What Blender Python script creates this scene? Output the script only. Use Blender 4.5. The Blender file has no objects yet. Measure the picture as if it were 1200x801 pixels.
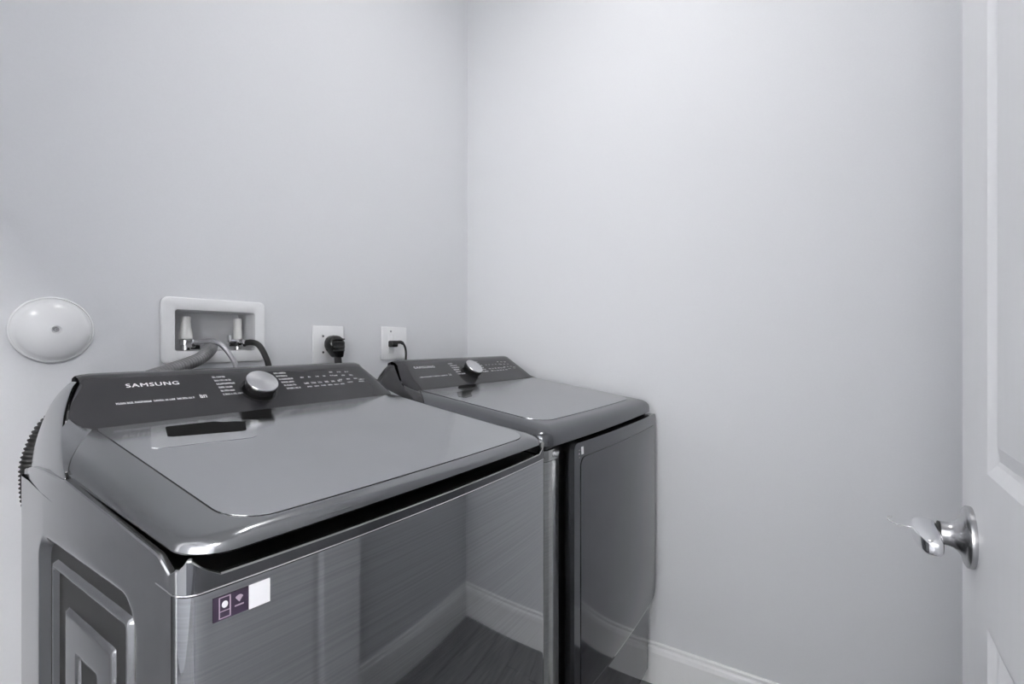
import bpy, bmesh, math, random
from mathutils import Vector, Matrix
random.seed(4)
S = bpy.context.scene
COL = S.collection
# ---------------------------------------------------------------- camera
ALPHA = math.atan2(385, 577)                # angle between the view axis and the back wall's direction
cd = bpy.data.cameras.new('camera'); cam = bpy.data.objects.new('camera', cd); COL.objects.link(cam)
cam.location = (0, 0, 1.187)
cam.rotation_euler = (math.pi/2, 0, ALPHA - math.pi/2)
cd.sensor_width = 36; cd.lens = 577/1200*36; cd.clip_start = .01; cd.clip_end = 50
S.camera = cam
# ---------------------------------------------------------------- world, lamps, exposure
w = bpy.data.worlds.new('world'); S.world = w; w.use_nodes = True
w.node_tree.nodes['Background'].inputs[0].default_value = (1, .995, .985, 1)
w.node_tree.nodes['Background'].inputs[1].default_value = 9.0
LAMP_ROOM = 25.0      # emission of the laundry ceiling lamp's diffuser
FILL_HALL = 360.0  # emission of the unseen hall lamp, added to even out the room's light
S.view_settings.view_transform = 'Standard'; S.view_settings.look = 'None'
S.view_settings.exposure = 0.0; S.view_settings.gamma = 1.0; S.view_settings.use_curve_mapping = False

# an unseen hall window, added to flatten the light, lets the overcast sky in; a sampling portal sits in its opening
HWX, WY0, WY1, WZ0, WZ1 = -1.3, -.95, .55, .75, 2.25
ld = bpy.data.lights.new('window_portal', 'AREA'); ld.shape = 'RECTANGLE'; ld.size = WY1-WY0; ld.size_y = WZ1-WZ0; ld.cycles.is_portal = True
lo_ = bpy.data.objects.new('window_portal', ld); COL.objects.link(lo_)
lo_.location = (HWX-.11, (WY0+WY1)/2, (WZ0+WZ1)/2); lo_.rotation_euler = (math.pi/2, 0, -math.pi/2)

# ---------------------------------------------------------------- materials
def sock(n, *names):
    for k in names:
        if k in n.inputs: return n.inputs[k]
def mat(name, col, rough=.5, metal=0, coat=0, coat_rough=.05, spec=.5, trans=0, ior=1.5, emit=0, aniso=0):
    m = bpy.data.materials.new(name); m.use_nodes = True
    b = m.node_tree.nodes['Principled BSDF']
    c = col if hasattr(col, '__len__') else (col, col, col)
    b.inputs['Base Color'].default_value = (*c, 1)
    b.inputs['Roughness'].default_value = rough; b.inputs['Metallic'].default_value = metal
    b.inputs['Coat Weight'].default_value = coat; b.inputs['Coat Roughness'].default_value = coat_rough
    b.inputs['Specular IOR Level'].default_value = spec; b.inputs['IOR'].default_value = ior
    b.inputs['Transmission Weight'].default_value = trans
    if aniso: b.inputs['Anisotropic'].default_value = aniso
    if emit:
        b.inputs['Emission Color'].default_value = (*c, 1); b.inputs['Emission Strength'].default_value = emit
    return m
def add_noise(m, scale=(30, 30, 30), amt=.04, bump=0, rough_amt=0, detail=4, dist=.001):
    """fine grain in colour, bump and gloss, from object coordinates"""
    nt = m.node_tree; b = nt.nodes['Principled BSDF']
    tc = nt.nodes.new('ShaderNodeTexCoord'); mp = nt.nodes.new('ShaderNodeMapping')
    mp.inputs['Scale'].default_value = scale
    nz = nt.nodes.new('ShaderNodeTexNoise'); nz.inputs['Scale'].default_value = 1; nz.inputs['Detail'].default_value = detail
    nt.links.new(tc.outputs['Object'], mp.inputs[0]); nt.links.new(mp.outputs[0], nz.inputs['Vector'])
    c = b.inputs['Base Color'].default_value[:]
    if amt:
        r = nt.nodes.new('ShaderNodeMapRange'); r.inputs[1].default_value = .25; r.inputs[2].default_value = .75
        r.inputs[3].default_value = 1-amt; r.inputs[4].default_value = 1+amt
        nt.links.new(nz.outputs['Fac'], r.inputs[0])
        mx = nt.nodes.new('ShaderNodeVectorMath'); mx.operation = 'SCALE'; mx.inputs[0].default_value = c[:3]
        nt.links.new(r.outputs[0], mx.inputs['Scale']); nt.links.new(mx.outputs[0], b.inputs['Base Color'])
    if rough_amt:
        r = nt.nodes.new('ShaderNodeMapRange'); r.inputs[1].default_value = 9.0; r.inputs[2].default_value = .7
        r0 = b.inputs['Roughness'].default_value
        r.inputs[3].default_value = max(0, r0-rough_amt); r.inputs[4].default_value = r0+rough_amt
        nt.links.new(nz.outputs['Fac'], r.inputs[0]); nt.links.new(r.outputs[0], b.inputs['Roughness'])
    if bump:
        bp = nt.nodes.new('ShaderNodeBump'); bp.inputs['Strength'].default_value = bump; bp.inputs['Distance'].default_value = dist
        nt.links.new(nz.outputs['Fac'], bp.inputs['Height']); nt.links.new(bp.outputs[0], b.inputs['Normal'])
    return m
M = {}
M['wall'] = add_noise(mat('wall_paint', (.765, .775, .803), .75, spec=.25), (220,)*3, .01, .12)
M['ceiling'] = add_noise(mat('ceiling_paint', (.87, .875, .89), .9, spec=.2), (200,)*3, .01, .1)
M['trim'] = add_noise(mat('trim_paint', (.94, .945, .955), .30), (90,)*3, .01, .03)
M['door'] = add_noise(mat('door_paint', (.87, .875, .895), .38), (60, 60, 14), .012, .05)
M['floor'] = add_noise(mat('floor_plank', (.20, .202, .212), .33, spec=.5), (5, 70, 30), .35, .12, .08, 6)
M['front'] = add_noise(mat('brushed_dark_steel', (.385, .393, .405), .04, 1), (3, 3, 330), .12, .008, .007, 3, .0006)
M['column'] = add_noise(mat('brushed_column_steel', (.40, .41, .40), .18, 1), (8, 8, 330), .10, .03, .03, 3, .0006)
M['side'] = add_noise(mat('dark_grey_enamel', (.37, .375, .385), .15, .95), (60,)*3, .03, .02)
M['lidframe'] = add_noise(mat('grey_metallic_plastic', (.27, .275, .285), .12, .95), (7, 7, 7), .06, 0, .05)
M['glass'] = add_noise(mat('tinted_lid_glass', (.47, .478, .49), .08, .97), (6, 6, 6), .05, 0, .03)
M['dryertop'] = add_noise(mat('dryer_top_steel', (.40, .405, .42), .14, .95), (6, 6, 6), .05, 0, .04)
M['dryframe'] = add_noise(mat('dryer_top_frame', (.15, .154, .163), .17, .92), (7, 7, 7), .05, 0, .04)
M['console'] = add_noise(mat('black_console_glass', (.028, .028, .031), .10, .0, spec=.55), (20,)*3, .05, 0, .02)
M['doorgloss'] = add_noise(mat('dark_gloss_door', (.125, .127, .137), .06, .94), (10,)*3, .04, 0, .02)
M['black'] = mat('black_plastic', .012, .4)
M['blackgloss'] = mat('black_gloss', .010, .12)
M['rubber'] = add_noise(mat('black_rubber', .02, .45), (80,)*3, .1)
M['greyhose'] = add_noise(mat('grey_hose_plastic', (.22, .22, .23), .4), (50,)*3, .08)
M['braid'] = add_noise(mat('braided_steel_hose', (.42, .42, .44), .35, .6), (500, 500, 500), .25, .2)
M['white'] = add_noise(mat('white_plastic', (.89, .895, .91), .2), (40,)*3, .01)
M['boxwhite'] = add_noise(mat('box_plastic', (.72, .725, .745), .4), (40,)*3, .01)
M['valve'] = mat('valve_white', (.82, .82, .80), .3)
M['chrome'] = mat('chrome', (.75, .75, .76), .12, 1)
M['nickel'] = add_noise(mat('satin_nickel', (.50, .50, .51), .22, 1), (30, 400, 30), .08, 0, .03)
M['lever'] = mat('polished_lever', (.88, .885, .90), .13, 1)
M['knobtop'] = add_noise(mat('spun_aluminium', (.68, .68, .69), .24, 1, aniso=.6), (200,)*3, .05)
M['print'] = mat('white_print', (.80, .80, .82), .5)
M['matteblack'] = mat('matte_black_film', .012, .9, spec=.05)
M['printdim'] = mat('grey_print', (.24, .24, .25), .5)
M['purple'] = mat('sticker_purple', (.035, .022, .045), .35)
M['stickerwhite'] = mat('sticker_white', (.74, .74, .77), .4)
M['stickerline'] = mat('sticker_line', (.36, .29, .36), .4)
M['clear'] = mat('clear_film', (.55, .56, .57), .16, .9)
M['pane'] = mat('fill_window_glass', (1, 1, 1), 0, trans=1, ior=1.45)
M['lamp'] = mat('lamp_diffuser', (1, .985, .97), .5, emit=LAMP_ROOM)
M['hallfill'] = mat('hall_fill_diffuser', (1, .985, .97), .5, emit=FILL_HALL)

# ---------------------------------------------------------------- mesh helpers
def finish(o, sharp=35, smooth=True):
    me = o.data
    if smooth:
        for p in me.polygons: p.use_smooth = True
        bm = bmesh.new(); bm.from_mesh(me)
        for e in bm.edges:
            if len(e.link_faces) == 2 and e.calc_face_angle(0) > math.radians(sharp): e.smooth = False
        bm.to_mesh(me); bm.free()
def link(name, me, m, parent=None, sharp=35, smooth=True):
    o = bpy.data.objects.new(name, me); COL.objects.link(o)
    ms = m if isinstance(m, (list, tuple)) else [m]
    for k in ms: me.materials.append(M[k] if isinstance(k, str) else k)
    if parent: o.parent = parent
    finish(o, sharp, smooth)
    return o
def mesh(name, vs, fs, m, parent=None, sharp=35, smooth=True, fix=True):
    me = bpy.data.meshes.new(name); me.from_pydata([tuple(v) for v in vs], [], fs); me.update()
    if fix:
        bm = bmesh.new(); bm.from_mesh(me)
        bmesh.ops.remove_doubles(bm, verts=bm.verts, dist=1e-6)
        bmesh.ops.recalc_face_normals(bm, faces=bm.faces); bm.to_mesh(me); bm.free()
    return link(name, me, m, parent, sharp, smooth)
def from_bm(name, bm, m, parent=None, sharp=35, smooth=True):
    me = bpy.data.meshes.new(name); bmesh.ops.recalc_face_normals(bm, faces=bm.faces); bm.to_mesh(me); bm.free()
    return link(name, me, m, parent, sharp, smooth)
def add_box(bm, lo, hi, bev=0, seg=2):
    c = [(a+b)/2 for a, b in zip(lo, hi)]; s = [abs(b-a) for a, b in zip(lo, hi)]
    r = bmesh.ops.create_cube(bm, size=1, matrix=Matrix.Translation(c) @ Matrix.Diagonal((*s, 1)))
    if bev:
        es = list({e for v in r['verts'] for e in v.link_edges})
        bmesh.ops.bevel(bm, geom=es, offset=bev, segments=seg, affect='EDGES', profile=.5)
def box(name, lo, hi, m, parent=None, bev=0, seg=2):
    bm = bmesh.new(); add_box(bm, lo, hi, bev, seg); return from_bm(name, bm, m, parent)
def cyl_pts(prof, axis, origin, n=32):
    """lathe: prof = [(radius, height)], axis vector, returns verts, faces"""
    a = Vector(axis).normalized(); t = Vector((0, 0, 1)) if abs(a.z) < .9 else Vector((1, 0, 0))
    u = a.cross(t).normalized(); v = a.cross(u); o = Vector(origin); vs = []; fs = []
    for r, h in prof:
        for k in range(n):
            th = 2*math.pi*k/n; vs.append(o + a*h + (u*math.cos(th) + v*math.sin(th))*r)
    for i in range(len(prof)-1):
        for k in range(n):
            k2 = (k+1) % n; fs.append((i*n+k, i*n+k2, (i+1)*n+k2, (i+1)*n+k))
    fs.append(tuple(range(n))); fs.append(tuple((len(prof)-1)*n+k for k in range(n)))
    return vs, fs
def lathe(name, prof, axis, origin, m, parent=None, n=32, sharp=35):
    vs, fs = cyl_pts(prof, axis, origin, n)
    return mesh(name, vs, fs, m, parent, sharp, fix=True)
def smooth_path(pts, n=10):
    P = [Vector(p) for p in pts]; P = [P[0]*2-P[1]] + P + [P[-1]*2-P[-2]]; out = []
    for i in range(1, len(P)-2):
        a, b, c, d = P[i-1:i+3]
        for k in range(n):
            t = k/n
            out.append(.5*((2*b) + (c-a)*t + (2*a-5*b+4*c-d)*t*t + (3*b-a-3*c+d)*t**3))
    out.append(P[-2]); return out
def resample(P, step):
    out = [P[0]]; acc = 0
    for a, b in zip(P, P[1:]):
        L = (b-a).length; d = step-acc
        while d <= L and L > 0:
            out.append(a.lerp(b, d/L)); d += step
        acc = (acc+L) % step
    return out
def tube(name, pts, rad, m, parent=None, n=12, smooth_n=10, ridges=None, sharp=50):
    P = smooth_path(pts, smooth_n)
    if ridges: P = resample(P, ridges/4)
    vs = []; fs = []; T0 = None; u = None
    for i, p in enumerate(P):
        t = (P[min(i+1, len(P)-1)] - P[max(i-1, 0)]).normalized()
        if u is None:
            u = t.cross(Vector((0, 0, 1)) if abs(t.z) < .9 else Vector((0, 1, 0))).normalized()
        else: u = (u - t*u.dot(t)).normalized()
        v = t.cross(u)
        r = rad[min(int(i*len(rad)/len(P)), len(rad)-1)] if hasattr(rad, '__len__') else rad
        if ridges: r = r*(1.0, 1.0, .84, .84)[i % 4]
        for k in range(n):
            th = 2*math.pi*k/n; vs.append(p + (u*math.cos(th) + v*math.sin(th))*r)
    for i in range(len(P)-1):
        for k in range(n):
            k2 = (k+1) % n; fs.append((i*n+k, i*n+k2, (i+1)*n+k2, (i+1)*n+k))
    fs.append(tuple(range(n))); fs.append(tuple((len(P)-1)*n+k for k in range(n)))
    return mesh(name, vs, fs, m, parent, sharp)
def prism(name, poly, mapf, d0, d1, m, parent=None, sharp=35, smooth=True):
    """poly 2D outline -> slab between depth d0 and d1; mapf(a,b,d)->xyz"""
    n = len(poly); vs = [mapf(a, b, d0) for a, b in poly] + [mapf(a, b, d1) for a, b in poly]
    fs = [tuple(range(n)), tuple(range(2*n-1, n-1, -1))] + [(i, (i+1) % n, n+(i+1) % n, n+i) for i in range(n)]
    return mesh(name, vs, fs, m, parent, sharp, smooth)
def rrect(x0, z0, x1, z1, r, n=6):
    pts = []
    for cx, cz, a0 in ((x1-r, z1-r, 0), (x0+r, z1-r, 90), (x0+r, z0+r, 180), (x1-r, z0+r, 270)):
        for k in range(n+1):
            a = math.radians(a0+90*k/n); pts.append((cx+r*math.cos(a), cz+r*math.sin(a)))
    return pts
def empty(name, loc):
    o = bpy.data.objects.new(name, None); o.empty_display_size = .1; COL.objects.link(o); o.location = loc; return o
def tag(o, label=None, cat=None, group=None, kind=None):
    if label: o['label'] = label
    if cat: o['category'] = cat
    if group: o['group'] = group
    if kind: o['kind'] = kind
    return o
def struct(o): o['kind'] = 'structure'; return o

# ---------------------------------------------------------------- the room
XL, XR, YB, YF, ZC = -.09, 1.71, 1.379, -.29, 2.86
T = .10
# outlet box opening in the back wall
bx0, bx1, bz0, bz1 = .551, .751, 1.164, 1.268
bm = bmesh.new()
for lo, hi in (((XL-.12, YB, 0), (bx0-.004, YB+T, ZC)), ((bx1+.004, YB, 0), (XR+T, YB+T, ZC)),
               ((bx0-.004, YB, 0), (bx1+.004, YB+T, bz0-.004)), ((bx0-.004, YB, bz1+.004), (bx1+.004, YB+T, ZC))):
    add_box(bm, lo, hi)
struct(from_bm('wall_back', bm, 'wall', smooth=False))
struct(box('wall_right', (XR, YF-T, 0), (XR+T, YB, ZC), 'wall'))
struct(box('wall_front', (XL-.12, YF-T, 0), (XR, YF, ZC), 'wall'))
D0, D1, DH = -.150, .80, 2.17                     # doorway in the left wall
bm = bmesh.new()
add_box(bm, (XL-.12, YF, 0), (XL, D0, ZC)); add_box(bm, (XL-.12, D1, 0), (XL, YB, ZC)); add_box(bm, (XL-.12, D0, DH), (XL, D1, ZC))
struct(from_bm('wall_left', bm, 'wall', smooth=False))
struct(box('ceiling', (-1.6, -1.7, ZC), (XR+T, 2.0, ZC+.06), 'ceiling'))
fl = struct(box('floor', (-1.6, -1.7, -.06), (XR+T, 2.0, -.012), 'black'))
random.seed(11)
yy = YF; row = 0
while yy < YB:
    xx = XL - random.uniform(.1, 1.0); y2 = min(yy+.132, YB)
    while xx < XR:
        x2 = min(xx+1.22, XR); a = max(xx, XL-.12)
        if x2-a > .05:
            dz = random.uniform(-.0006, .0003)
            p = box('plank', (a+.0008, yy+.0008, -.012), (x2-.0008, y2-.0008, dz), 'floor', fl, .0012, 1)
        xx += 1.22
    yy += .132
box('hall_carpet', (-1.6, -1.7, -.012), (XL-.122, 2.0, 0), 'floor', fl)
# baseboards
def baseboard(name, a, b, nrm):
    prof = [(0, .141), (.006, .141), (.0095, .138), (.0095, .1305), (.006, .1275), (.0125, .122), (.0145, .116), (.016, .109), (.016, 0), (0, 0)]
    a = Vector(a); b = Vector(b); n_ = Vector(nrm); k = len(prof)
    vs = [a+n_*d+Vector((0, 0, z)) for d, z in prof] + [b+n_*d+Vector((0, 0, z)) for d, z in prof]
    fs = [tuple(range(k)), tuple(range(k, 2*k))] + [(i, (i+1) % k, k+(i+1) % k, k+i) for i in range(k)]
    return struct(mesh(name, vs, fs, 'trim', sharp=12))
baseboard('baseboard_right', (XR, YF, 0), (XR, YB, 0), (-1, 0, 0))
baseboard('baseboard_front', (XL, YF, 0), (XR-.016, YF, 0), (0, 1, 0))
baseboard('baseboard_back', (XL, YB, 0), (XR-.016, YB, 0), (0, -1, 0))
baseboard('baseboard_left', (XL, D1+.085, 0), (XL, YB-.016, 0), (1, 0, 0))
# doorway casing on the room side and jamb lining
bm = bmesh.new()
add_box(bm, (XL, D1, 0), (XL+.016, D1+.08, DH+.08), .003); add_box(bm, (XL, D0, DH), (XL+.016, D1, DH+.08), .003)
add_box(bm, (XL-.13, D1-.014, 0), (XL, D1+.001, DH), .001); add_box(bm, (XL-.13, D0, DH-.014), (XL, D1-.014, DH), .001)
struct(from_bm('trim_1', bm, 'trim'))
# hall outside the doorway
hx = -1.3
bm = bmesh.new()
add_box(bm, (hx-T, -1.7, 0), (hx, WY0, ZC)); add_box(bm, (hx-T, WY1, 0), (hx, 2.0, ZC)); add_box(bm, (hx-T, WY0, 0), (hx, WY1, WZ0)); add_box(bm, (hx-T, WY0, WZ1), (hx, WY1, ZC))
struct(from_bm('wall_hall', bm, 'wall', smooth=False))
win = bmesh.new(); ym = (WY0+WY1)/2; zm = (WZ0+WZ1)/2
add_box(win, (hx-.08, WY0, WZ0), (hx-.03, WY0+.05, WZ1)); add_box(win, (hx-.08, WY1-.05, WZ0), (hx-.03, WY1, WZ1))
add_box(win, (hx-.08, WY0+.05, WZ0), (hx-.03, WY1-.05, WZ0+.05)); add_box(win, (hx-.08, WY0+.05, WZ1-.05), (hx-.03, WY1-.05, WZ1)); add_box(win, (hx-.08, WY0+.05, zm-.02), (hx-.03, WY1-.05, zm+.02))
win = struct(from_bm('fill_window_1', win, 'trim', smooth=False))  # unseen frame, added with its panes to bring in fill light
for a_, b_ in ((WZ0+.05, zm-.02), (zm+.02, WZ1-.05)): box('fill_window_pane', (hx-.056, WY0+.05, a_), (hx-.052, WY1-.05, b_), 'pane', win)
struct(box('wall_hall_north', (hx, 1.9, 0), (XL-.12, 2.0, ZC), 'wall'))
struct(box('wall_hall_south', (hx, -1.7, 0), (XL-.12, -1.6, ZC), 'wall'))
struct(box('wall_hall_east', (XL-.12, YB+T, 0), (XL, 2.0, ZC), 'wall'))
struct(box('wall_hall_inner', (XL-.12, -1.7, 0), (XL, YF-T, ZC), 'wall'))

# ---------------------------------------------------------------- washer and dryer
RY = .618                                            # local y of the rear
def plan(w_, yf, r, xr, yr, yd, bow=0., nf=24, nc=8, ns=6):
    """open-topped outline from the rear left round the front to the rear right"""
    P = [(-xr, yr)]
    for k in range(ns): P.append((-w_, yd+(yf+r-yd)*k/ns))
    for k in range(nc+1):
        a = math.pi + math.pi/2*k/nc; P.append((-w_+r+r*math.cos(a), yf+r+r*math.sin(a)))
    for k in range(1, nf): P.append(((-w_+r)+2*(w_-r)*k/nf, yf))
    for k in range(nc+1):
        a = -math.pi/2 + math.pi/2*k/nc; P.append((w_-r+r*math.cos(a), yf+r+r*math.sin(a)))
    for k in range(1, ns+1): P.append((w_, yf+r+(yd-yf-r)*k/ns))
    P.append((xr, yr))
    return [(x, y-bow*max(0, 1-(x/w_)**2)*(1 if y < yf+r+.001 else 0)*(1-(y-yf)/max(r, 1e-6) if y > yf else 1)) for x, y in P]
def lid_part(name, root, rings, ze, zt, W, YFR, xr, yr, yd, m, bow, r0):
    vs = []; fs = []; n = 0
    for ds, df, fr in rings:
        tt = min(.98, ds/(W-xr)) if fr >= 0 else 0
        pl = plan(W-ds, YFR+df, max(r0-min(ds, df)*.8, .012), min(xr, W-ds-.001), yr, yd+(yr-yd)*tt, bow)
        n = len(pl)
        for x, y in pl:
            a, b = ze(y), zt(y); vs.append((x, y, a+(b-a)*fr))
    for i in range(len(rings)-1):
        for k in range(n-1): fs.append((i*n+k, i*n+k+1, (i+1)*n+k+1, (i+1)*n+k))
    L = (len(rings)-1)*n
    fs = [f for f in fs if f]
    fs.append(tuple(L+k for k in range(n)))
    fs.append(tuple(k for k in range(n)))
    # rear closing wall
    fs.append(tuple([i*n for i in range(len(rings))] + [i*n+n-1 for i in range(len(rings)-1, -1, -1)]))
    return mesh(name, vs, fs, m, root, sharp=28)
def glyphs(name, root, runs, mapf, m, seed=1):
    """tiny illegible print: short letter-like strokes along runs (x0, x1, s, height)"""
    rnd = random.Random(seed); vs = []; fs = []
    def quad(xa, sa, xb, sb):
        i = len(vs)
        vs.extend([mapf(xa, sa, .0006), mapf(xb, sa, .0006), mapf(xb, sb, .0006), mapf(xa, sb, .0006)]); fs.append((i, i+1, i+2, i+3))
    for x0, x1, s, h in runs:
        x = x0; w_ = h*.11*.9
        first = True
        while x < x1 - .2*w_:
            ww = w_*rnd.uniform(.55, 1.0); hh = h*(1.25 if first or rnd.random() < .25 else 1)
            kind = rnd.random(); e = w_*.22; xe = min(x+ww, x1)
            quad(x, s, x+e, s+hh)
            if kind < .75: quad(xe-e, s, xe, s+h)
            if kind < .5: quad(x+e, s+h*.8, xe-e, s+h)
            if kind > .3: quad(x+e, s, xe-e, s+h*.2)
            x += ww+w_*.22; first = False
    return mesh(name, vs, fs, m, root, smooth=False, fix=False)
def text_mesh(name, body, x0, x1, s0, s1, mapf, m, root, bold=.0):
    cu = bpy.data.curves.new(name, 'FONT'); cu.body = body; cu.size = 1;  cu.resolution_u = 3; cu.space_character = 1.12
    o = bpy.data.objects.new(name, cu); COL.objects.link(o)
    bpy.context.view_layer.update()
    me = bpy.data.meshes.new_from_object(o.evaluated_get(bpy.context.evaluated_depsgraph_get()))
    bpy.data.objects.remove(o); bpy.data.curves.remove(cu)
    xs = [v.co.x for v in me.vertices]; ys = [v.co.y for v in me.vertices]
    ax, bx_, ay, by = min(xs), max(xs), min(ys), max(ys)
    if bold:                                        # heavier strokes: a second copy a hair to the right and up
        b2 = bmesh.new(); b2.from_mesh(me); g = bmesh.ops.duplicate(b2, geom=b2.verts[:]+b2.edges[:]+b2.faces[:])
        for v in g['geom']:
            if isinstance(v, bmesh.types.BMVert): v.co.x += bold; v.co.y += bold*.6
        b2.to_mesh(me); b2.free()
    for v in me.vertices:
        v.co = mapf(x0+(x1-x0)*(v.co.x-ax)/(bx_-ax), s0+(s1-s0)*(v.co.y-ay)/(by-ay), .0007)
    me.name = name
    return link(name, me, m, root, smooth=False)

EDGE = []
def console(root, yo=0., lettering=7, capm='side'):
    """raised control console at the rear; local x -0.362..0.362"""
    B0 = Vector((0, .438+yo, 1.051)); DY, DZ = .085, .070
    nrm = Vector((0, -DZ, DY)).normalized()
    def cm(x, s, d): return tuple(Vector((x, B0.y+DY*s, B0.z+DZ*s)) + nrm*d)
    # black front panel: columns in x, bottom point, top point
    cols = []
    N = 26
    tl = [(-.3245, .483, 1.066, -.296, .536, 1.117), (-.3215, .464, 1.0595, -.290, .529, 1.119), (-.316, .446, 1.053, -.280, .525, 1.1205), (-.307, .438, 1.051, -.262, .523, 1.121)]
    for c in tl: cols.append(c)
    for k in range(1, N):
        t = k/N; cols.append((-.307+.614*t, .438, 1.051, -.262+.524*t, .523, 1.121))
    for c in reversed(tl): cols.append((-c[0], c[1], c[2], -c[3], c[4], c[5]))
    rows = 10; vs = []; fs = []
    for c in cols:
        for j in range(rows+1):
            t = j/rows; bul = .004*math.sin(math.pi*t)*t
            p = Vector((c[0]+(c[3]-c[0])*t**1.3, c[1]+yo+(c[4]-c[1])*t, c[2]+(c[5]-c[2])*t + .0)) + nrm*bul*0
            # drop to the straight print plane in the lower three quarters, then round over
            if t > .8: p.z -= .0
            vs.append(p)
    for i in range(len(cols)-1):
        for j in range(rows):
            a = i*(rows+1)+j; fs.append((a, a+1, a+rows+2, a+rows+1))
    # round the top edge over to the rear
    n0 = len(vs); top = []
    for i, c in enumerate(cols):
        base = vs[i*(rows+1)+rows]
        sx = 1 if base.x > 0 else -1
        dz = c[5]-1.130
        prof = [(base.x, base.y, base.z), (base.x, base.y+.012, base.z+.0080), (base.x, base.y+.026, base.z+.0115), (base.x, base.y+.042, base.z+.006), (base.x, .590+yo, 1.085), (base.x, .600+yo, .98)]
        top.append(prof)
    for prof in top: vs.extend(Vector(p) for p in prof)
    k6 = 6
    for i in range(len(cols)-1):
        for j in range(k6-1):
            a = n0+i*k6+j; fs.append((a, a+1, a+k6+1, a+k6))
    mesh('console_panel', vs, fs, 'console', root, sharp=50)
    # end caps (fins) flush with the cabinet sides
    fr = [(-.361, .356, .985), (-.3595, .358, 1.002), (-.352, .403, 1.0265), (-.3375, .466, 1.054), (-.3265, .495, 1.077), (-.3175, .515, 1.095), (-.3045, .541, 1.114), (-.297, .548, 1.118)]
    rr = [(-.342, .613, .95), (-.340, .611, .98), (-.337, .608, 1.008), (-.330, .604, 1.040), (-.318, .600, 1.078), (-.305, .594, 1.098), (-.293, .588, 1.108), (-.289, .583, 1.105)]
    rowsL = []
    for (fx, fy, fz), (rx, ry, rz) in zip(fr, rr):
        row = [(fx, fy, fz)]
        for t, b in ((.3, .6), (.65, 1.), (.9, .75)):
            up = max(0, (fz-1.03)/.09)
            row.append((fx+(rx-fx)*t-.007*b*(1-.6*up), fy+(ry-fy)*t, fz+(rz-fz)*t+.010*b*up))
        row.append((rx, ry, rz)); rowsL.append(row)
    for sg in (-1, 1):
        vs = []; fs = []
        R_ = [[Vector((-sg*x, y+yo, z)) for x, y, z in r] for r in rowsL]
        # inner wall towards the black panel: fold the front edge inwards
        inner = [(fx+.005, fy+.007, fz-.002) for fx, fy, fz in fr]
        G = []
        for r, ip in zip(R_, inner):
            ipv = Vector((-sg*ip[0], ip[1]+yo, ip[2]))
            G.append([ipv, ipv.lerp(r[0], .8) + Vector((sg*.0012*0, 0, 0))] + r)
        nc_ = len(G[0])
        for r in G: vs.extend(r)
        for i in range(len(G)-1):
            for j in range(nc_-1):
                a = i*nc_+j; fs.append((a, a+1, a+nc_+1, a+nc_))
        o = mesh('console_end_cap', vs, fs, capm if sg < 0 else 'console', root, sharp=48)
        s = o.modifiers.new('sub', 'SUBSURF'); s.levels = s.render_levels = 2
        # shoulder between lid corner and the panel
        E_ = [Vector((-sg*-x, y+yo+.0035, z-.001)) for x, y, z in EDGE]
        E_ = [Vector((sg*abs(e.x), e.y, e.z)) for e in E_]
        C_ = [Vector((sg*x, y+yo, z)) for x, y, z in [(.3595, .360, 1.002), (.357, .378, 1.012), (.352, .403, 1.0255), (.345, .435, 1.041), (.3375, .464, 1.054), (.3245, .482, 1.065), (.316, .446, 1.0525), (.307, .438, 1.0505)]]
        m_ = 24; grid = []
        def along(P, t):
            t *= len(P)-1; i = min(int(t), len(P)-2); return P[i].lerp(P[i+1], t-i)
        for k in range(m_+1):
            t = k/m_; a_, b_ = along(E_, t), along(C_, t); grid += [a_, a_.lerp(b_, .5), b_]
        mesh('console_shoulder', grid, [(k*3+j, k*3+j+1, k*3+j+4, k*3+j+3) for k in range(m_) for j in range(2)], capm, root, sharp=60)
    # dark core behind the panel
    bm = bmesh.new(); add_box(bm, (-.30, .47+yo, .95), (.30, .59+yo, 1.066)); from_bm('console_core', bm, 'black', root)
    # print
    text_mesh('brand_lettering', 'SAMSUNG', -.241 if lettering == 7 else -.257, -.158 if lettering == 7 else -.168, .79, .875, cm, 'print', root, .05)
    glyphs('small_lettering', root, [(-.265, -.214, .43, .035), (-.210, -.177, .43, .035), (-.173, -.144, .43, .035), (-.134, -.122, .42, .07)], cm, 'print', lettering)
    left = [(-.094-.001*k+.0015*k, -.094+(.024, .034, .036, .026, .026, .044)[k]+.0005*k, .90-.092*k, .038) for k in range(6)]
    right = [(.036+.0015*k, .036+(.030, .028, .036, .034, .036, .040)[k], .915-.092*k, .038) for k in range(6)]
    glyphs('cycle_lettering', root, left, cm, 'print', lettering+3)
    glyphs('cycle_lettering', root, right, cm, 'print', lettering+5)
    dots = []
    for k in range(5): dots.append((.092+.020*k, .100+.020*k, .75, .03))
    for k in range(3): dots += [(.176+.022*k, .186+.022*k, .86-.01*k, .03), (.182+.022*k, .192+.022*k, .74-.01*k, .03), (.188+.022*k, .198+.022*k, .60, .03)]
    for k in range(6): dots += [(.092+.018*k, .104+.018*k, .56, .04), (.094+.018*k, .106+.018*k, .46, .03)]
    dots += [(.206, .222, .50, .025), (.246, .262, .56, .03), (.24, .258, .50, .02)]
    glyphs('indicator_icons', root, dots, cm, 'print', lettering+9)
    # dial
    kc = Vector(cm(-.0185, .505, 0))
    ring = lathe('dial', [(.036, -.002), (.036, .0012), (.0345, .002), (.028, .002), (.028, .006), (.0305, .008), (.0315, .017), (.0322, .0175), (.0322, .0215), (.031, .0235), (.020, .0235)], nrm, kc, 'blackgloss', root, 48, 25)
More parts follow.
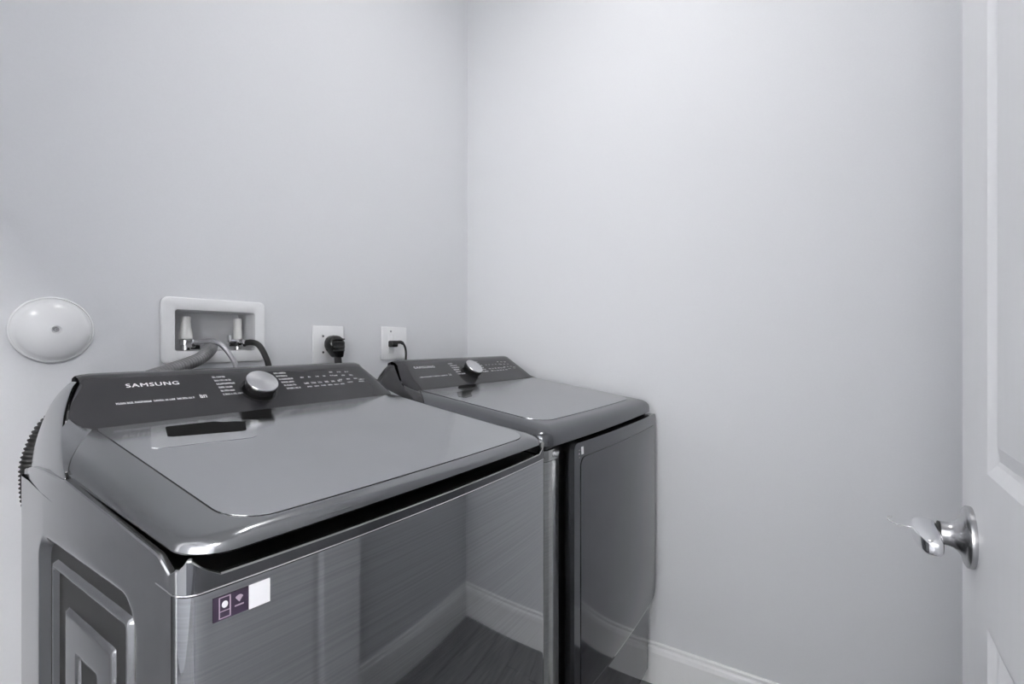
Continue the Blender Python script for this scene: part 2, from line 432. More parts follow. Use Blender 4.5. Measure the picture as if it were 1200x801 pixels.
    lathe('dial_cap', [(.0305, .021), (.0315, .0245), (.0307, .0262), (.0295, .0268), (.018, .0264), (.004, .0262)], nrm, kc, 'knobtop', ring, 48, 25)
    lathe('dial_trim', [(.0395, -.001), (.0395, .0004), (.0385, .0006), (.0378, .0004)], nrm, kc, 'console', ring, 48)
    return cm

def cabinet_shell(root, ztop, m_side, left_mesh=None, yfront=.022, back=True):
    bm = bmesh.new()
    add_box(bm, (-.350, .03, .05), (.350, RY-.012, ztop-.03))
    from_bm('cabinet_core', bm, 'black', root)
def side_panel(root, sg, zt, m, emboss=True):
    """pressed side sheet with nested rounded recesses; rounded rear corner"""
    ys = [.020+(.585-.020)*i/140 for i in range(141)]
    if not emboss: ys = [.020+(.585-.020)*i/10 for i in range(11)]
    z0 = .06; nz = 220 if emboss else 8
    def sd(y, z):
        cy, cz, hy, hz, r = .2935, .50, .1815, .402, .045
        qy, qz = abs(y-cy)-(hy-r), abs(z-cz)-(hz-r)
        return -(math.hypot(max(qy, 0), max(qz, 0)) + min(max(qy, qz), 0) - r)
    def ss(a, b, t):
        t = max(0, min(1, (t-a)/(b-a))); return t*t*(3-2*t)
    def h(y, z):
        d = sd(y, z)
        return .016*ss(0, .020, d) - .010*ss(.034, .042, d) + .010*ss(.045, .060, d) - .009*ss(.090, .097, d) + .016*ss(.142, .152, d)
    vs = []; fs = []
    rear = [(.592, .0005), (.600, .003), (.607, .008), (.613, .014), (.617, .022), (RY, .035)]
    Y = [(y, None) for y in ys] + rear
    for (y, ins) in Y:
        taper = .006*max(0, (y-.45)/.17)
        for k in range(nz+1):
            top = zt(min(y, .6)); z = z0+(top-z0)*k/nz
            d = taper + (ins if ins is not None else 0) + (h(y, z) if (emboss and ins is None) else 0)
            vs.append((sg*(.362-d), y, z))
    for i in range(len(Y)-1):
        for k in range(nz):
            a = i*(nz+1)+k; fs.append((a, a+1, a+nz+2, a+nz+1))
    return mesh('side_panel', vs, fs, m, root, sharp=60)

def band(name, root, path, m, inw=.007, sharp=30, lo_off=0):
    """path: (x, y, nx, ny, zlow, zhigh): a standing strip with a thick upper edge"""
    vs = []; fs = []
    for x, y, nx, ny, zl, zh in path:
        e = .0015
        vs += [(x, y, zl), (x, y, zh-e), (x-nx*e, y-ny*e, zh), (x-nx*inw, y-ny*inw, zh), (x-nx*(inw+.001), y-ny*(inw+.001), min(zl, zh-.006)-.02)]
    for i in range(len(path)-1):
        for j in range(4):
            a = i*5+j; fs.append((a, a+1, a+6, a+5))
    return mesh(name, vs, fs, m, root, sharp=sharp)

def front_path(zl, zh, w_=.362, r=.020, yf=0., bow=.015, y_side=.34, n=48, ns=24):
    """points round the front of a cabinet (side, corner, bowed front, corner, side)"""
    P = []
    for k in range(ns):
        y = y_side+(yf+r-y_side)*k/ns; P.append((-w_, y, -1, 0))
    for k in range(9):
        a = math.pi+math.pi/2*k/8; P.append((-w_+r+r*math.cos(a), yf+r+r*math.sin(a), math.cos(a), math.sin(a)))
    xs = w_-r
    for k in range(1, n):
        x = -xs+2*xs*k/n; P.append((x, yf, 0, -1))
    for k in range(9):
        a = -math.pi/2+math.pi/2*k/8; P.append((w_-r+r*math.cos(a), yf+r+r*math.sin(a), math.cos(a), math.sin(a)))
    for k in range(1, ns+1):
        y = yf+r+(y_side-yf-r)*k/ns; P.append((w_, y, 1, 0))
    out = []
    for x, y, nx, ny in P:
        if y < yf+r: y -= bow*(1-(x/xs)**2)*(1 if abs(x) < xs else 0)
        out.append((x, y, nx, ny, zl(x, y), zh(x, y)))
    return out

def washer(loc):
    root = empty('washing_machine', loc)
    tag(root, 'dark stainless top-load washing machine with a wide grey lid, the nearer machine', 'washing machine')
    seam = lambda y: .934+.032*max(0, min(1, (y-.02)/.52))**1.15
    side_panel(root, -1, seam, 'side'); side_panel(root, 1, seam, 'side', False)
    cabinet_shell(root, .93, 'side')
    box('rear_panel', (-.34, RY-.008, .06), (.34, RY-.002, .97), 'side', root)
    # brushed front sheet, slightly bowed, wrapped round both corners
    zl = lambda x, y: .09
    zh = lambda x, y: .9325
    fp = front_path(zl, zh, y_side=.024, ns=1, r=.022)
    band('front_panel', root, fp, 'front', .003, sharp=40)
    # bright line under the top rim
    band('rim_line', root, [(x+nx*.0006, y+ny*.0006, nx, ny, seam(y)-.0016 if y > .03 else .9322, seam(y)+.0002 if y > .03 else .9340) for x, y, nx, ny, a, b in front_path(zl, zh, y_side=.06, r=.022)], 'chrome', .004, sharp=40)
    # top cover rim
    def zhi(x, y):
        if abs(x) > .3605 or y > .03:
            pts = [(.356, .997), (.060, .965), (.056, .9645), (.030, .951), (.026, .953), (.0, .97)]
            for (ya, za), (yb, zb) in zip(pts, pts[1:]):
                if y <= ya and y >= yb: return za+(zb-za)*(ya-y)/(ya-yb)
            return .997
        # round the corner: peak, then fall to the low front rail
        s = (.362-abs(x))
        if s < .008: return .955+.016*s/.008
        t = min(1, (s-.008)/.028); return .971-.024*(t**.7)
    def zlow(x, y): return seam(y) if y > .03 else .934
    P = front_path(zlow, zhi, y_side=.355, r=.022, ns=40)
    Q = []
    for x, y, nx, ny, a, b in P:
        Q.append((x, y, nx, ny, a, zhi(x, y)))
    # continue backwards below the console ends
    for sg, at in ((-1, 0), (1, 1)):
        ext = [(sg*(.362-.006*max(0, (y-.45)/.17)-i_), y, sg, 0, seam(min(y, .6)), .995 if y < .5 else .995-.02*(y-.5)/.1) for y, i_ in ((.36, 0), (.40, 0), (.46, 0), (.53, .001), (.585, .003), (.600, .008), (.610, .016))]
        if at == 0: Q = list(reversed(ext)) + Q
        else: Q = Q + ext
    fi = [i for i, q in enumerate(Q) if q[1] < .008]
    band('top_cover', root, Q[:fi[0]+1], 'side', .007, sharp=24); band('top_cover', root, Q[fi[-1]:], 'side', .007, sharp=24)
    band('front_rail', root, Q[fi[0]:fi[-1]+1], 'doorgloss', .007, sharp=24)  # front of the top cover, its dark reflection put into the colour
    Q3 = [(x+nx*.0004, y+ny*.0004, nx, ny, zb-.0016, zb+.0002) for x, y, nx, ny, za, zb in Q[fi[0]:fi[-1]+1]]
    band('rail_edge', root, Q3, 'column', .006, sharp=24)
    # black deck under the lid
    pl = plan(.350, .010, .02, .30, .46, .40, .012)
    vs = [(x, y, .936+.09*y) for x, y in pl]; n = len(vs)
    vs += [(x, y, .90) for x, y in pl]
    mesh('tub_deck', vs, [tuple(range(n))]+[(i, i+1, n+i+1, n+i) for i in range(n-1)], 'black', root)
    # lid
    ze = lambda y: .9685+.092*y
    zt = lambda y: .986+.150*y
    rings = [(.030, .030, -.05), (.008, .010, -.12), (.0012, .002, -.14), (0, 0, .0), (.0015, 0, .26), (.006, .0012, .50), (.017, .004, .74), (.030, .008, .90), (.042, .0125, .975), (.050, .017, 1.0)]
    lid_part('lid', root, rings, ze, zt, .356, -.003, .309, .432, .360, 'lidframe', .006, .046)
    global EDGE
    EDGE = [((.356-ds), .360+.072*min(1, ds/.047), ze(.360+.072*min(1, ds/.047)) + (zt(.360+.072*min(1, ds/.047))-ze(.360+.072*min(1, ds/.047)))*f) for ds, df, f in rings[3:-1]] + [(.309, .432, zt(.432))]
    lid = [c for c in root.children if c.name.split('.')[0] == 'lid'][0]
    # tinted glass sheet inset in the lid
    pl = plan(.305, .0135, .048, .303, .430, .42, .006)
    vs = [(x, y, zt(y)+.0012) for x, y in pl]; n = len(vs); vs += [(x, y, zt(y)-.002) for x, y in pl]
    mesh('lid_glass', vs, [tuple(range(n))]+[(i, (i+1) % n, n+(i+1) % n, n+i) for i in range(n)], 'glass', lid, sharp=30)
    pl2 = plan(.3060, .0125, .049, .3040, .4305, .42, .006)
    vs = [(x, y, zt(y)+.0003) for x, y in pl2]; n = len(vs)
    mesh('glass_seal', vs, [tuple(range(n))], 'blackgloss', lid, fix=False)
    lm = lambda x, y, d: (x, y, zt(y)+.0013+d)
    # pale film label with a dark strip, and a black mark below the dial
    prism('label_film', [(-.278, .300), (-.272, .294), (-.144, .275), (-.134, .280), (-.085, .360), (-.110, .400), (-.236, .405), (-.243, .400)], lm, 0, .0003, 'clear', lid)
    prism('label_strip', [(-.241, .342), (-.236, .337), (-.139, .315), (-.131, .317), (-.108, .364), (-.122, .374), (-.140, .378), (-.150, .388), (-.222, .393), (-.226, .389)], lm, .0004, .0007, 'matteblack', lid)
    prism('black_mark', [(-.106, .381), (-.056, .368), (-.023, .425), (-.083, .427)], lm, .0, .0008, 'matteblack', lid)
    console(root)
    # sticker on the front sheet
    bowf = lambda x: -.015*(1-(x/.340)**2)
    st = lambda x, z, d: (x, bowf(x)-.0004-d, z)
    a = prism('feature_sticker', [(-.334, .898), (-.306, .898), (-.299, .898), (-.299, .923), (-.334, .923)], st, 0, .0003, 'purple', root)
    prism('white_square', [(-.2985, .8975), (-.276, .8975), (-.276, .9235), (-.2985, .9235)], st, 0, .0006, 'stickerwhite', a)
    fr = [(-.3285, .900, -.3275, .9215), (-.318, .900, -.317, .9215), (-.3285, .9208, -.317, .9218), (-.3285, .8995, -.317, .9003), (-.3285, .9065, -.317, .9073)]
    for x0, z0, x1, z1 in fr: prism('icon_frame', [(x0, z0), (x1, z0), (x1, z1), (x0, z1)], st, .0003, .0006, 'stickerline', a)
    prism('round_icon', [(-.3227+.0030*math.cos(t*math.pi/8), .9135+.0036*math.sin(t*math.pi/8)) for t in range(16)], st, .0003, .0006, 'stickerwhite', a)
    fan = [(-.3085, .9105)] + [(-.3085+.0055*math.sin(math.radians(t)), .9105+.0075*math.cos(math.radians(t))) for t in range(-45, 46, 15)]
    prism('fan_icon', fan, st, .0003, .0006, 'stickerline', a)
    prism('icon_caption', [(-.313, .9065), (-.304, .9065), (-.304, .908), (-.313, .908)], st, .0003, .0006, 'stickerline', a)
    for x in (-.31, .31):
        for y in (.06, .55): lathe('foot', [(.02, 0), (.022, .004), (.022, .02), (.012, .024), (.012, .07)], (0, 0, 1), (x, y, 0), 'black', root, 16)
    box('toe_panel', (-.345, .012, .05), (.345, .03, .10), 'black', root)
    return root

def dryer(loc):
    root = empty('clothes_dryer', loc)
    tag(root, 'dark clothes dryer with a glossy front door, standing between the washer and right wall', 'dryer')
    seam = lambda y: .958
    side_panel(root, -1, seam, 'side', False); side_panel(root, 1, seam, 'side', False)
    cabinet_shell(root, .95, 'side')
    box('rear_panel', (-.34, RY-.008, .06), (.34, RY-.002, .97), 'side', root)
    # left and right brushed columns
    for sg in (-1, 1):
        P = []
        r = .026
        P.append((sg*.362, .05, sg, 0))
        for k in range(9):
            a = math.pi/2*k/8
            P.append((sg*(.362-r+r*math.cos(a)), r-r*math.sin(a), sg*math.cos(a), -math.sin(a)))
        xi = .292
        P.append((sg*xi, 0.0, 0, -1)); P.append((sg*(xi-.003), .004, -sg, 0)); P.append((sg*(xi-.003), .03, -sg, 0))
        band('corner_column', root, [(x, y, nx, ny, .07, .914) for x, y, nx, ny in P], 'column', .002, sharp=50)
        band('column_cap', root, [(x+nx*.0008, y+ny*.0008, nx, ny, .915, .940) for x, y, nx, ny in P], 'column', .002, sharp=50)
    # recessed front behind the door
    box('front_recess', (-.30, .022, .06), (.345, .035, .95), 'black', root)
    # top
    ze = lambda y: .951+.085*y
    zt = lambda y: .990+.138*y
    rings = [(.030, .030, -.12), (.010, .012, -.10), (.003, .004, -.06), (0, .0, .0), (0, 0, .38), (.0025, .002, .58), (.010, .007, .76), (.024, .015, .90), (.042, .027, .98), (.052, .036, 1.0)]
    lid_part('top_panel', root, rings, ze, zt, .364, -.010, .309, .432, .360, 'dryframe', .010, .030)
    top = [c for c in root.children if c.name.split('.')[0] == 'top_panel'][0]
    pl = plan(.305, .040, .060, .303, .430, .42, .006)
    vs = [(x, y, zt(y)+.0012) for x, y in pl]; n = len(vs); vs += [(x, y, zt(y)-.002) for x, y in pl]
    mesh('top_inlay', vs, [tuple(range(n))]+[(i, (i+1) % n, n+(i+1) % n, n+i) for i in range(n)], 'dryertop', top, sharp=30)
    lm = lambda x, y, d: (x, y, zt(y)+.0013+d)
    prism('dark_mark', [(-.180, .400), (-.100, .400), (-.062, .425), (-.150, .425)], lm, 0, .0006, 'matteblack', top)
    prism('dial_reflection_mark', [(-.270, .325), (-.262, .305), (-.225, .312), (-.190, .345), (-.140, .372), (-.185, .372), (-.225, .368)], lm, 0, .0004, 'blackgloss', top)  # the dial's reflection, painted on as a dark patch
    # under-rim
    band('top_rim', root, [(x-nx*.004, y-ny*.004, nx, ny, .940, .975) for x, y, nx, ny, a, b in front_path(lambda x, y: 0, lambda x, y: 0, y_side=.60, r=.026, bow=0)], 'blackgloss', .004)
    console(root, .0, 8, 'console')  # near-black caps: the dark washer they reflect is put into their colour
    # door: bowed glossy slab with a convex inner panel
    x0, x1, z0, z1 = -.260, .360, .300, .943
    def grid_slab(name, x0, x1, z0, z1, yfun, thick, m, parent, r=.02, nx=40, nz=40, hole=None):
        vs = []; fs = []
        def X(i, z):
            # rounded corners: shrink the row near top and bottom
            e = 0
            for zz in (z0, z1):
                q = abs(z-zz)
                if q < r: e = r-math.sqrt(max(0, r*r-(r-q)**2))
            t = i/nx; return (x0+e)+(x1-x0-2*e)*t
        zs = [z0+r*(1-math.cos(math.pi/2*k/6)) for k in range(6)] + [z0+r+(z1-z0-2*r)*k/nz for k in range(nz+1)] + [z1-r*(1-math.cos(math.pi/2*k/6)) for k in range(5, -1, -1)]
        for z in zs:
            for i in range(nx+1):
                x = X(i, z); vs.append((x, yfun(x, z), z))
        W_ = nx+1; H_ = len(zs)
        for j in range(H_-1):
            for i in range(nx):
                a = j*W_+i; fs.append((a, a+1, a+W_+1, a+W_))
        rim = [i for i in range(W_)] + [j*W_+nx for j in range(1, H_)] + [(H_-1)*W_+i for i in range(nx-1, -1, -1)] + [j*W_ for j in range(H_-2, 0, -1)]
        b = len(vs)
        for k in rim: v = vs[k]; vs.append((v[0], v[1]+.003, v[2]))
        b2 = len(vs)
        for k in rim: v = vs[k]; vs.append((v[0], yfun(0, .6)+thick, v[2]))
        L = len(rim)
        for k in range(L):
            k2 = (k+1) % L
            fs.append((rim[k], rim[k2], b+k2, b+k)); fs.append((b+k, b+k2, b2+k2, b2+k))
        return mesh(name, vs, fs, m, parent, sharp=30)
    bow = lambda x: -.024-.012*(1-((x-.046)/.33)**2)
    door = grid_slab('door', x0, x1, z0, z1, lambda x, z: bow(x)+.010*max(0, (z0+.05-z)/.05)**2, .035, 'doorgloss', root, .016)
    def yin(x, z):
        u = (x-.055)/.285; v = (z-.615)/.29
        return bow(x)-.0015-.010*max(0, (1-u*u))*max(0, 1-v**4)*.9
    grid_slab('door_inset', -.230, .342, .325, .905, yin, .03, 'doorgloss', door, .022)
    grid_slab('inset_line', -.2318, .3438, .3232, .9068, lambda x, z: bow(x)-.0004, .02, 'blackgloss', door, .023)
    dm = lambda x, z, d: (x, bow(x)-.0003-d, z)
    prism('white_sticker', [(-0.2265, .9125), (-0.2155, .9125), (-0.2170, .931), (-0.2280, .931)], dm, 0, .0005, 'stickerwhite', door)
    prism('round_icon', [(-.2375+.0028*math.cos(t*math.pi/6), .916+.003*math.sin(t*math.pi/6)) for t in range(12)], dm, 0, .0005, 'stickerline', door)
    prism('small_icon', [(-.2365+.0022*math.cos(t*math.pi/6), .907+.0017*math.sin(t*math.pi/6)) for t in range(12)], dm, 0, .0005, 'printdim', door)
    prism('ring_icon', [(-.2370+.0035*math.cos(t*math.pi/6), .9245+.0012*math.sin(t*math.pi/6)) for t in range(12)], dm, 0, .0005, 'printdim', door)
    # lower front
    lo = front_path(lambda x, y: .07, lambda x, y: .285, w_=.355, r=.012, yf=-.004, bow=.008, y_side=.03, ns=1)
    band('lower_panel', root, lo, 'doorgloss', .02, sharp=40)
    for x in (-.31, .31):
        for y in (.06, .55): lathe('foot', [(.02, 0), (.022, .004), (.022, .02), (.012, .024), (.012, .07)], (0, 0, 1), (x, y, 0), 'black', root, 16)
    return root

washer((.584, .537, 0))
dryer((1.320, .554, 0))

# ---------------------------------------------------------------- recessed water outlet box
bo = empty('laundry_outlet_box', ((bx0+bx1)/2, YB, bz0))
tag(bo, 'white recessed laundry outlet box with two valves, set in the back wall above the washer', 'outlet box')
def P_(o, par): o.parent = par; o.matrix_parent_inverse = Matrix.Translation(par.location).inverted(); return o
# frame with an opening
outer = rrect(.521, 1.132, .781, 1.299, .016, 6); inner = rrect(bx0, bz0, bx1, bz1, .006, 6)
vs = []; fs = []; n = len(outer)
def ringpts(pts, y): return [(x, y, z) for x, z in pts]
def shrink(pts, d):
    cx = sum(p[0] for p in pts)/len(pts); cz = sum(p[1] for p in pts)/len(pts)
    hx_ = max(abs(p[0]-cx) for p in pts); hz = max(abs(p[1]-cz) for p in pts)
    return [(cx+(x-cx)*(1-d/hx_), cz+(z-cz)*(1-d/hz)) for x, z in pts]
R_ = [ringpts(outer, YB-.0005), ringpts(outer, YB-.006), ringpts(shrink(outer, .002), YB-.0085), ringpts(shrink(outer, .005), YB-.0095), ringpts(shrink(inner, -.003), YB-.0095), ringpts(inner, YB-.008), ringpts(inner, YB+.004)]
for r in R_: vs += r
for i in range(len(R_)-1):
    for k in range(n): fs.append((i*n+k, i*n+(k+1) % n, (i+1)*n+(k+1) % n, (i+1)*n+k))
P_(mesh('box_frame', vs, fs, 'white', sharp=30), bo)
vs = []; fs = []
R_ = [ringpts(inner, YB+.003), ringpts(shrink(inner, .001), YB+.03), ringpts(shrink(inner, .003), YB+.075), ]
for r in R_: vs += r
for i in range(len(R_)-1):
    for k in range(n): fs.append((i*n+k, i*n+(k+1) % n, (i+1)*n+(k+1) % n, (i+1)*n+k))
fs.append(tuple(2*n+k for k in range(n)))
P_(mesh('box_shell', vs, fs, 'boxwhite', sharp=30), bo)
P_(lathe('drain_socket', [(.012, .0), (.027, 0), (.027, .014), (.024, .017), (.018, .017), (.018, .002)], (0, 0, 1), (.655, YB+.040, bz0+.002), 'boxwhite'), bo)
def valve(x, y, left):
    b = lathe('valve', [(.010, 0), (.010, .012), (.014, .014), (.014, .026), (.010, .028)], (0, 0, 1), (x, y, bz0+.002), 'chrome')
    P_(b, bo)
    pr = [(.008, .028), (.0155, .030), (.0155, .042), (.0135, .052), (.0115, .064), (.0110, .076), (.0115, .0765), (.0115, .084), (.010, .0865), (.004, .087)] if left else \
         [(.008, .028), (.0115, .030), (.0110, .052), (.0100, .062), (.0105, .0625), (.0105, .083), (.0095, .086), (.004, .0865)]
    a = lathe('hammer_arrestor', pr, (0, 0, 1), (x, y, bz0+.002), 'valve'); a.parent = b
    # outlet spout towards the room, with hose nut
    s = lathe('spout', [(.007, 0), (.007, .010), (.0105, .011), (.0105, .022), (.007, .024)], (.35 if not left else .5, -1, -.1), (x, y-.008, bz0+.020), 'chrome'); s.parent = b
    return b
valve(.590, YB+.028, True); v2 = valve(.722, YB+.028, False)
bm = bmesh.new()
add_box(bm, (.690, YB+.008, bz0+.022), (.716, YB+.014, bz0+.030), .002); add_box(bm, (.686, YB+.004, bz0+.016), (.694, YB+.018, bz0+.042), .003)
h_ = from_bm('valve_lever', bm, 'chrome'); h_.parent = v2
box('lever_stop', (.694, YB+.006, bz0+.011), (.714, YB+.018, bz0+.021), 'black').parent = v2
box('lever_stop', (.596, YB+.000, bz0+.005), (.612, YB+.014, bz0+.015), 'black').parent = [c for c in bo.children if c.name.startswith('valve')][0]

# hoses
dh = tube('drain_hose', [(.652, YB+.040, 1.168), (.650, YB+.030, 1.178), (.640, YB+.002, 1.178), (.618, YB-.035, 1.165), (.578, YB-.062, 1.143), (.50, YB-.090, 1.120), (.42, 1.255, 1.100), (.34, 1.240, 1.075), (.283, 1.218, 1.035), (.258, 1.205, .985), (.2533, 1.20, .945), (.259, 1.20, .89), (.29, 1.20, .83), (.33, 1.20, .78), (.38, 1.20, .70)], .0155, 'greyhose', n=16, ridges=.0072, sharp=80)
dh.data.materials.clear(); dh.data.materials.append(M['rubber']); dh.data.materials.append(M['greyhose'])
for p in dh.data.polygons: p.material_index = 1 if p.center.x > .45 else 0
tag(dh, 'corrugated drain hose from the outlet box, looping behind the washer to its rear left', 'hose')
def hose_nut(hose, at, ax):
    o = lathe('hose_nut', [(.008, 0), (.012, .001), (.012, .015), (.008, .018)], ax, at, 'chrome', None, 6); o.parent = hose
gh = tube('supply_hose', [(.600, YB+.004, 1.184), (.610, YB-.030, 1.189), (.618, YB-.062, 1.189), (.628, YB-.080, 1.178), (.643, YB-.092, 1.152), (.653, YB-.098, 1.12), (.66, YB-.10, 1.02), (.66, YB-.10, .85)], .0062, 'braid', n=12)
tag(gh, 'thin pale grey supply hose curving down from the left valve of the box', 'hose', None); hose_nut(gh, (.594, YB+.016, 1.183), (.4, -1, 0))
bh = tube('supply_hose', [(.728, YB+.006, 1.184), (.738, YB-.014, 1.186), (.750, YB-.030, 1.178), (.762, YB-.040, 1.150), (.770, YB-.046, 1.115), (.775, YB-.05, 1.04), (.775, YB-.055, .85)], .0080, 'rubber', n=12)
tag(bh, 'thick black supply hose curving down from the right valve of the box', 'hose'); hose_nut(bh, (.724, YB+.016, 1.184), (.3, -1, 0))

# ---------------------------------------------------------------- outlets, plugs
def plate(name, x0, x1, z0, z1, label):
    root = empty(name, ((x0+x1)/2, YB, (z0+z1)/2)); tag(root, label, 'outlet', None)
    bm = bmesh.new(); add_box(bm, (x0, YB-.006, z0), (x1, YB-.0002, z1), .0035, 3)
    P_(from_bm('wall_plate', bm, 'white', sharp=50), root)
    return root
p1 = plate('wall_outlet', .936, 1.052, 1.118, 1.239, 'square white outlet plate behind the washer, holding the large round black plug')
for x in (.975, 1.013):
    for z in (1.154, 1.206):
        P_(lathe('screw', [(.0038, 0), (.0036, .001), (.002, .0016)], (0, -1, 0), (x-.003, YB-.0058, z), 'nickel', n=12), p1)
P_(lathe('socket_face', [(.027, 0), (.027, .002), (.024, .003)], (0, -1, 0), (1.002, YB-.0055, 1.180), 'white', n=32), p1)
p2 = plate('wall_outlet', 1.213, 1.337, 1.122, 1.243, 'square white outlet plate left of the dryer console, holding the small black plug')
bm = bmesh.new()
add_box(bm, (1.243, YB-.0075, 1.146), (1.268, YB-.005, 1.214), .003, 3)
P_(from_bm('socket_face', bm, 'white', sharp=50), p2)
P_(lathe('screw', [(.0038, 0), (.0036, .001), (.002, .0016)], (0, -1, 0), (1.256, YB-.0058, 1.226), 'nickel', n=12), p2)
# big plug: rounded body seen from the front, cord dropping out of its foot
pg = empty('dryer_plug', (1.0, YB-.009, 1.18)); tag(pg, 'large rounded black plug on the left square outlet with a thick cord going down', 'plug')
def blob(name, prof, m, par):
    """prof: list of (z, halfwidth, y_near, y_far, xc)"""
    vs = []; fs = []; n = 20
    for z, hw, ya, yb, xc in prof:
        for k in range(n):
            a = 2*math.pi*k/n; c, s = math.cos(a), math.sin(a)
            e = .62
            vs.append((xc+hw*abs(c)**e*(1 if c > 0 else -1), (ya+yb)/2+(ya-yb)/2*abs(s)**e*(1 if s > 0 else -1), z))
    for i in range(len(prof)-1):
        for k in range(n): fs.append((i*n+k, i*n+(k+1) % n, (i+1)*n+(k+1) % n, (i+1)*n+k))
    fs.append(tuple(range(n))); fs.append(tuple((len(prof)-1)*n+k for k in range(n)))
    o = mesh(name, vs, fs, m, sharp=60); P_(o, par); return o
Y0 = YB-.009
pb = blob('plug_body', [(1.208, .006, Y0-.026, Y0-.004, .998), (1.2055, .015, Y0-.034, Y0-.001, .998), (1.199, .024, Y0-.040, Y0, .997), (1.188, .0295, Y0-.045, Y0, .996), (1.174, .030, Y0-.047, Y0, .996), (1.162, .026, Y0-.047, Y0, .998), (1.152, .021, Y0-.046, Y0-.002, 1.001), (1.142, .017, Y0-.044, Y0-.008, 1.003), (1.138, .014, Y0-.042, Y0-.010, 1.004)], 'blackgloss', pg)
for k in range(4):
    z = 1.196-.012*k
    o = box('grip_ridge', (.976, Y0-.049, z-.0022), (1.016, Y0-.040, z+.0022), 'rubber', None, .0012, 1); P_(o, pg)
o = tube('power_cord', [(1.004, Y0-.026, 1.146), (1.006, Y0-.027, 1.125), (1.008, Y0-.030, 1.09), (1.012, Y0-.035, 1.0), (1.05, Y0-.04, .8), (1.12, Y0-.05, .55)], .0115, 'rubber', n=14); P_(o, pg)
# small plug with arching cord
sp = empty('appliance_plug', (1.25, YB-.009, 1.18)); tag(sp, 'small black plug on the right square outlet, its thin cord arching down behind the dryer', 'plug')
bm = bmesh.new(); add_box(bm, (1.240, YB-.034, 1.168), (1.268, YB-.0078, 1.192), .005, 3); P_(from_bm('plug_body', bm, 'blackgloss', sharp=60), sp)
o = tube('strain_relief', [(1.252, YB-.024, 1.183), (1.268, YB-.030, 1.186), (1.281, YB-.032, 1.186), (1.290, YB-.033, 1.182)], .0062, 'rubber', n=12); P_(o, sp)
o = tube('power_cord', [(1.280, YB-.032, 1.186), (1.292, YB-.033, 1.181), (1.301, YB-.034, 1.166), (1.305, YB-.034, 1.145), (1.304, YB-.034, 1.120), (1.302, YB-.035, 1.05), (1.29, YB-.04, .85)], .0040, 'rubber', n=12); P_(o, sp)

# ---------------------------------------------------------------- domed wall cap
dc = empty('domed_wall_cap', (.3245, YB, 1.2125)); tag(dc, 'round white domed cap with a centre screw on the back wall above the washer', 'vent cap')
a_ = .0690
prof = [(a_, .0002), (a_, .005), (a_-.0015, .0065), (a_-.003, .0068), (a_-.0035, .0052), (a_-.0055, .0060)]
for k in range(1, 15):
    t = k/14; r = (a_-.0055)*(1-t)+.0085*t; prof.append((r, .006+.026*math.sqrt(max(0, 1-(r/(a_-.0055))**2))**1.15))
prof += [(.0075, .0305), (.0065, .028), (.0055, .0262), (.002, .026)]
P_(lathe('dome', prof, (0, -1, 0), (.3245, YB, 1.2125), 'white', None, 64, 50), dc)
P_(lathe('screw', [(.0050, .0255), (.0048, .028), (.0035, .0292), (.0016, .0292), (.0012, .0275)], (0, -1, 0), (.3245, YB, 1.2125), 'nickel', None, 20), dc)

# ---------------------------------------------------------------- open white door with lever handle
DY = -.135; dx0, dx1 = -.072, .878; DT = .037
px0, px1 = .063, .745
vs = []; fs = []
def quad(a, b, c, d):
    i = len(vs); vs.extend([a, b, c, d]); fs.append((i, i+1, i+2, i+3))
def face(y, sgn):
    Z = [0.012, .25, .870, 1.041, 2.02, 2.15]; X = [dx0, px0, px1, dx1]
    for j in range(5):
        for i in range(3):
            if i == 1 and j in (1, 3):
                r = [(0, 0), (.004, .0015), (.013, .0055), (.018, .0065), (.024, .0052), (.036, .0012), (.040, .001)]
                for (a, da), (b, db) in zip(r, r[1:]):
                    A = [(X[i]+a, Z[j]+a), (X[i+1]-a, Z[j]+a), (X[i+1]-a, Z[j+1]-a), (X[i]+a, Z[j+1]-a)]
                    B = [(X[i]+b, Z[j]+b), (X[i+1]-b, Z[j]+b), (X[i+1]-b, Z[j+1]-b), (X[i]+b, Z[j+1]-b)]
                    for k in range(4):
                        k2 = (k+1) % 4
                        quad((A[k][0], y-sgn*da, A[k][1]), (A[k2][0], y-sgn*da, A[k2][1]), (B[k2][0], y-sgn*db, B[k2][1]), (B[k][0], y-sgn*db, B[k][1]))
                b, db = r[-1]
                quad((X[i]+b, y-sgn*db, Z[j]+b), (X[i+1]-b, y-sgn*db, Z[j]+b), (X[i+1]-b, y-sgn*db, Z[j+1]-b), (X[i]+b, y-sgn*db, Z[j+1]-b))
            else: quad((X[i], y, Z[j]), (X[i+1], y, Z[j]), (X[i+1], y, Z[j+1]), (X[i], y, Z[j+1]))
face(DY, 1); face(DY-DT, -1)
Z = [0.012, .25, .870, 1.041, 2.02, 2.15]
for a, b in zip(Z, Z[1:]):
    for x in (dx0, dx1): quad((x, DY, a), (x, DY-DT, a), (x, DY-DT, b), (x, DY, b))
X = [dx0, px0, px1, dx1]
for a, b in zip(X, X[1:]):
    for z in (Z[0], Z[-1]): quad((a, DY, z), (a, DY-DT, z), (b, DY-DT, z), (b, DY, z))
door = struct(mesh('door_1', vs, fs, 'door', sharp=8))
HX, HZ = .821, .9457
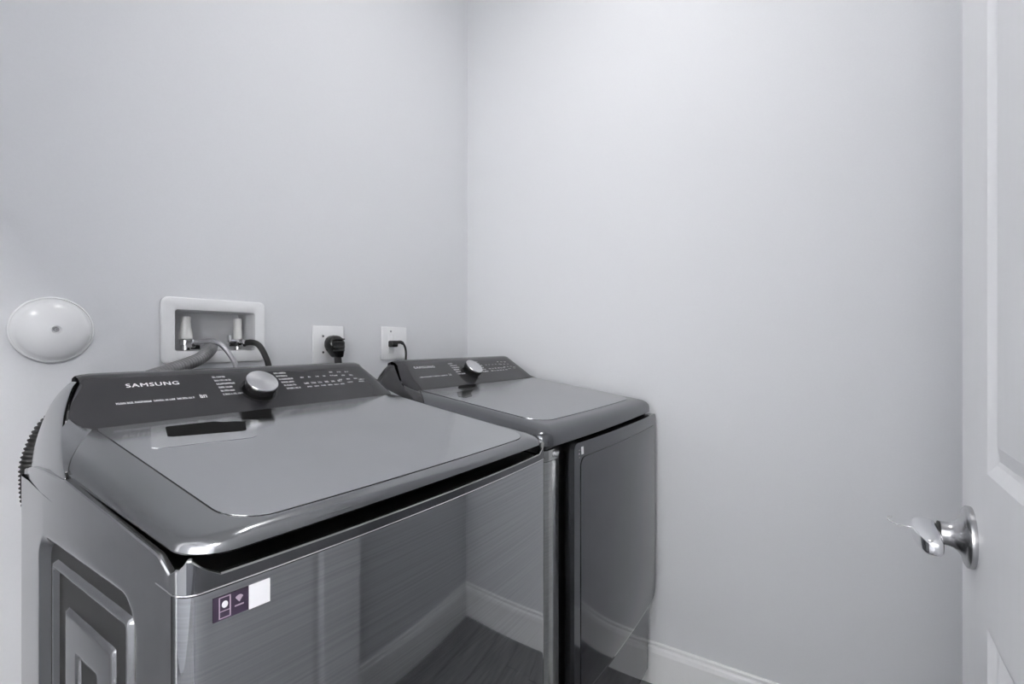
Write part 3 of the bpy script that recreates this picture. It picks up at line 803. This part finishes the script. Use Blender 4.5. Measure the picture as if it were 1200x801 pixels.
def lever_set(sgn, y0):
    ax = (0, sgn, 0)
    hs = lathe('door_handle', [(.037, 0), (.0375, .002), (.037, .0055), (.034, .0075), (.029, .0085), (.0235, .0105), (.0185, .0145), (.0155, .0185), (.0142, .023), (.0138, .030)], ax, (HX, y0, HZ), 'nickel', door, 48, 30)
    hs['label'] = 'satin nickel lever handle'
    lathe('neck_ring', [(.0136, .0300), (.0141, .0305), (.0141, .0325), (.0125, .0330)], ax, (HX, y0, HZ), 'black', hs, 32)
    # lever: square-ended arm out of the neck, tapering to a rounded grip that points to the hinge side
    secs = [(.0135, .0335, .0570, .0010, .0105), (.0125, .0330, .0580, .0008, .0120), (.0030, .0325, .0590, .0008, .0126), (-.010, .0325, .0592, .0006, .0126), (-.024, .0328, .0585, 0, .0122), (-.040, .0330, .0572, 0, .0118),
            (-.054, .0332, .0555, 0, .0112), (-.064, .0338, .0530, 0, .0102), (-.069, .0360, .0500, 0, .0080), (-.0705, .0385, .0470, 0, .0045)]
    V = []; F = []; n = 24
    for dx, ya, yb, dz, hz in secs:
        for k in range(n):
            a = 2*math.pi*k/n; c, q = math.cos(a), math.sin(a); e = .55
            V.append((HX+dx, y0+sgn*((ya+yb)/2+(yb-ya)/2*math.copysign(abs(c)**e, c)), HZ+dz+hz*math.copysign(abs(q)**e, q)))
    for i in range(len(secs)-1):
        for k in range(n): F.append((i*n+k, i*n+(k+1) % n, (i+1)*n+(k+1) % n, (i+1)*n+k))
    F.append(tuple(range(n))); F.append(tuple((len(secs)-1)*n+k for k in range(n)))
    lv = mesh('lever', V, F, 'lever', hs, 50)
    s = lv.modifiers.new('sub', 'SUBSURF'); s.levels = s.render_levels = 1
    return hs
hs = lever_set(1, DY)
pin = tube('privacy_pin', [(HX, DY+.058, HZ+.001), (HX, DY+.066, HZ+.0015), (HX-.002, DY+.073, HZ+.002), (HX+.001, DY+.080, HZ+.004), (HX+.003, DY+.083, HZ+.008), (HX+.002, DY+.078, HZ+.0095)], .0008, 'nickel', hs, n=8)
lever_set(-1, DY-DT)
for z in (.25, 1.1, 1.95):
    lathe('hinge', [(.006, -.045), (.006, .045)], (0, 0, 1), (dx0-.002, DY+.004, z), 'nickel', door, 12)

# ---------------------------------------------------------------- lamps
def ceiling_lamp(x, y, r, m, label):
    root = empty('ceiling_light', (x, y, ZC)); tag(root, label, 'lamp')
    P_(lathe('lamp_base', [(r+.012, 0), (r+.012, .018), (r+.004, .024)], (0, 0, -1), (x, y, ZC), 'white', None, 48), root)
    prof = [(r, .022)] + [(r*math.cos(t*math.pi/2/8), .024+.05*math.sin(t*math.pi/2/8)) for t in range(8)]
    P_(lathe('lamp_diffuser', prof, (0, 0, -1), (x, y, ZC), m, None, 48, 60), root)
ceiling_lamp(.95, .50, .17, 'lamp', 'round flush ceiling lamp lighting the laundry room, above the picture')
ceiling_lamp(-.50, -.50, .17, 'hallfill', 'unseen fill lamp added in the hall to even out the laundry room light')
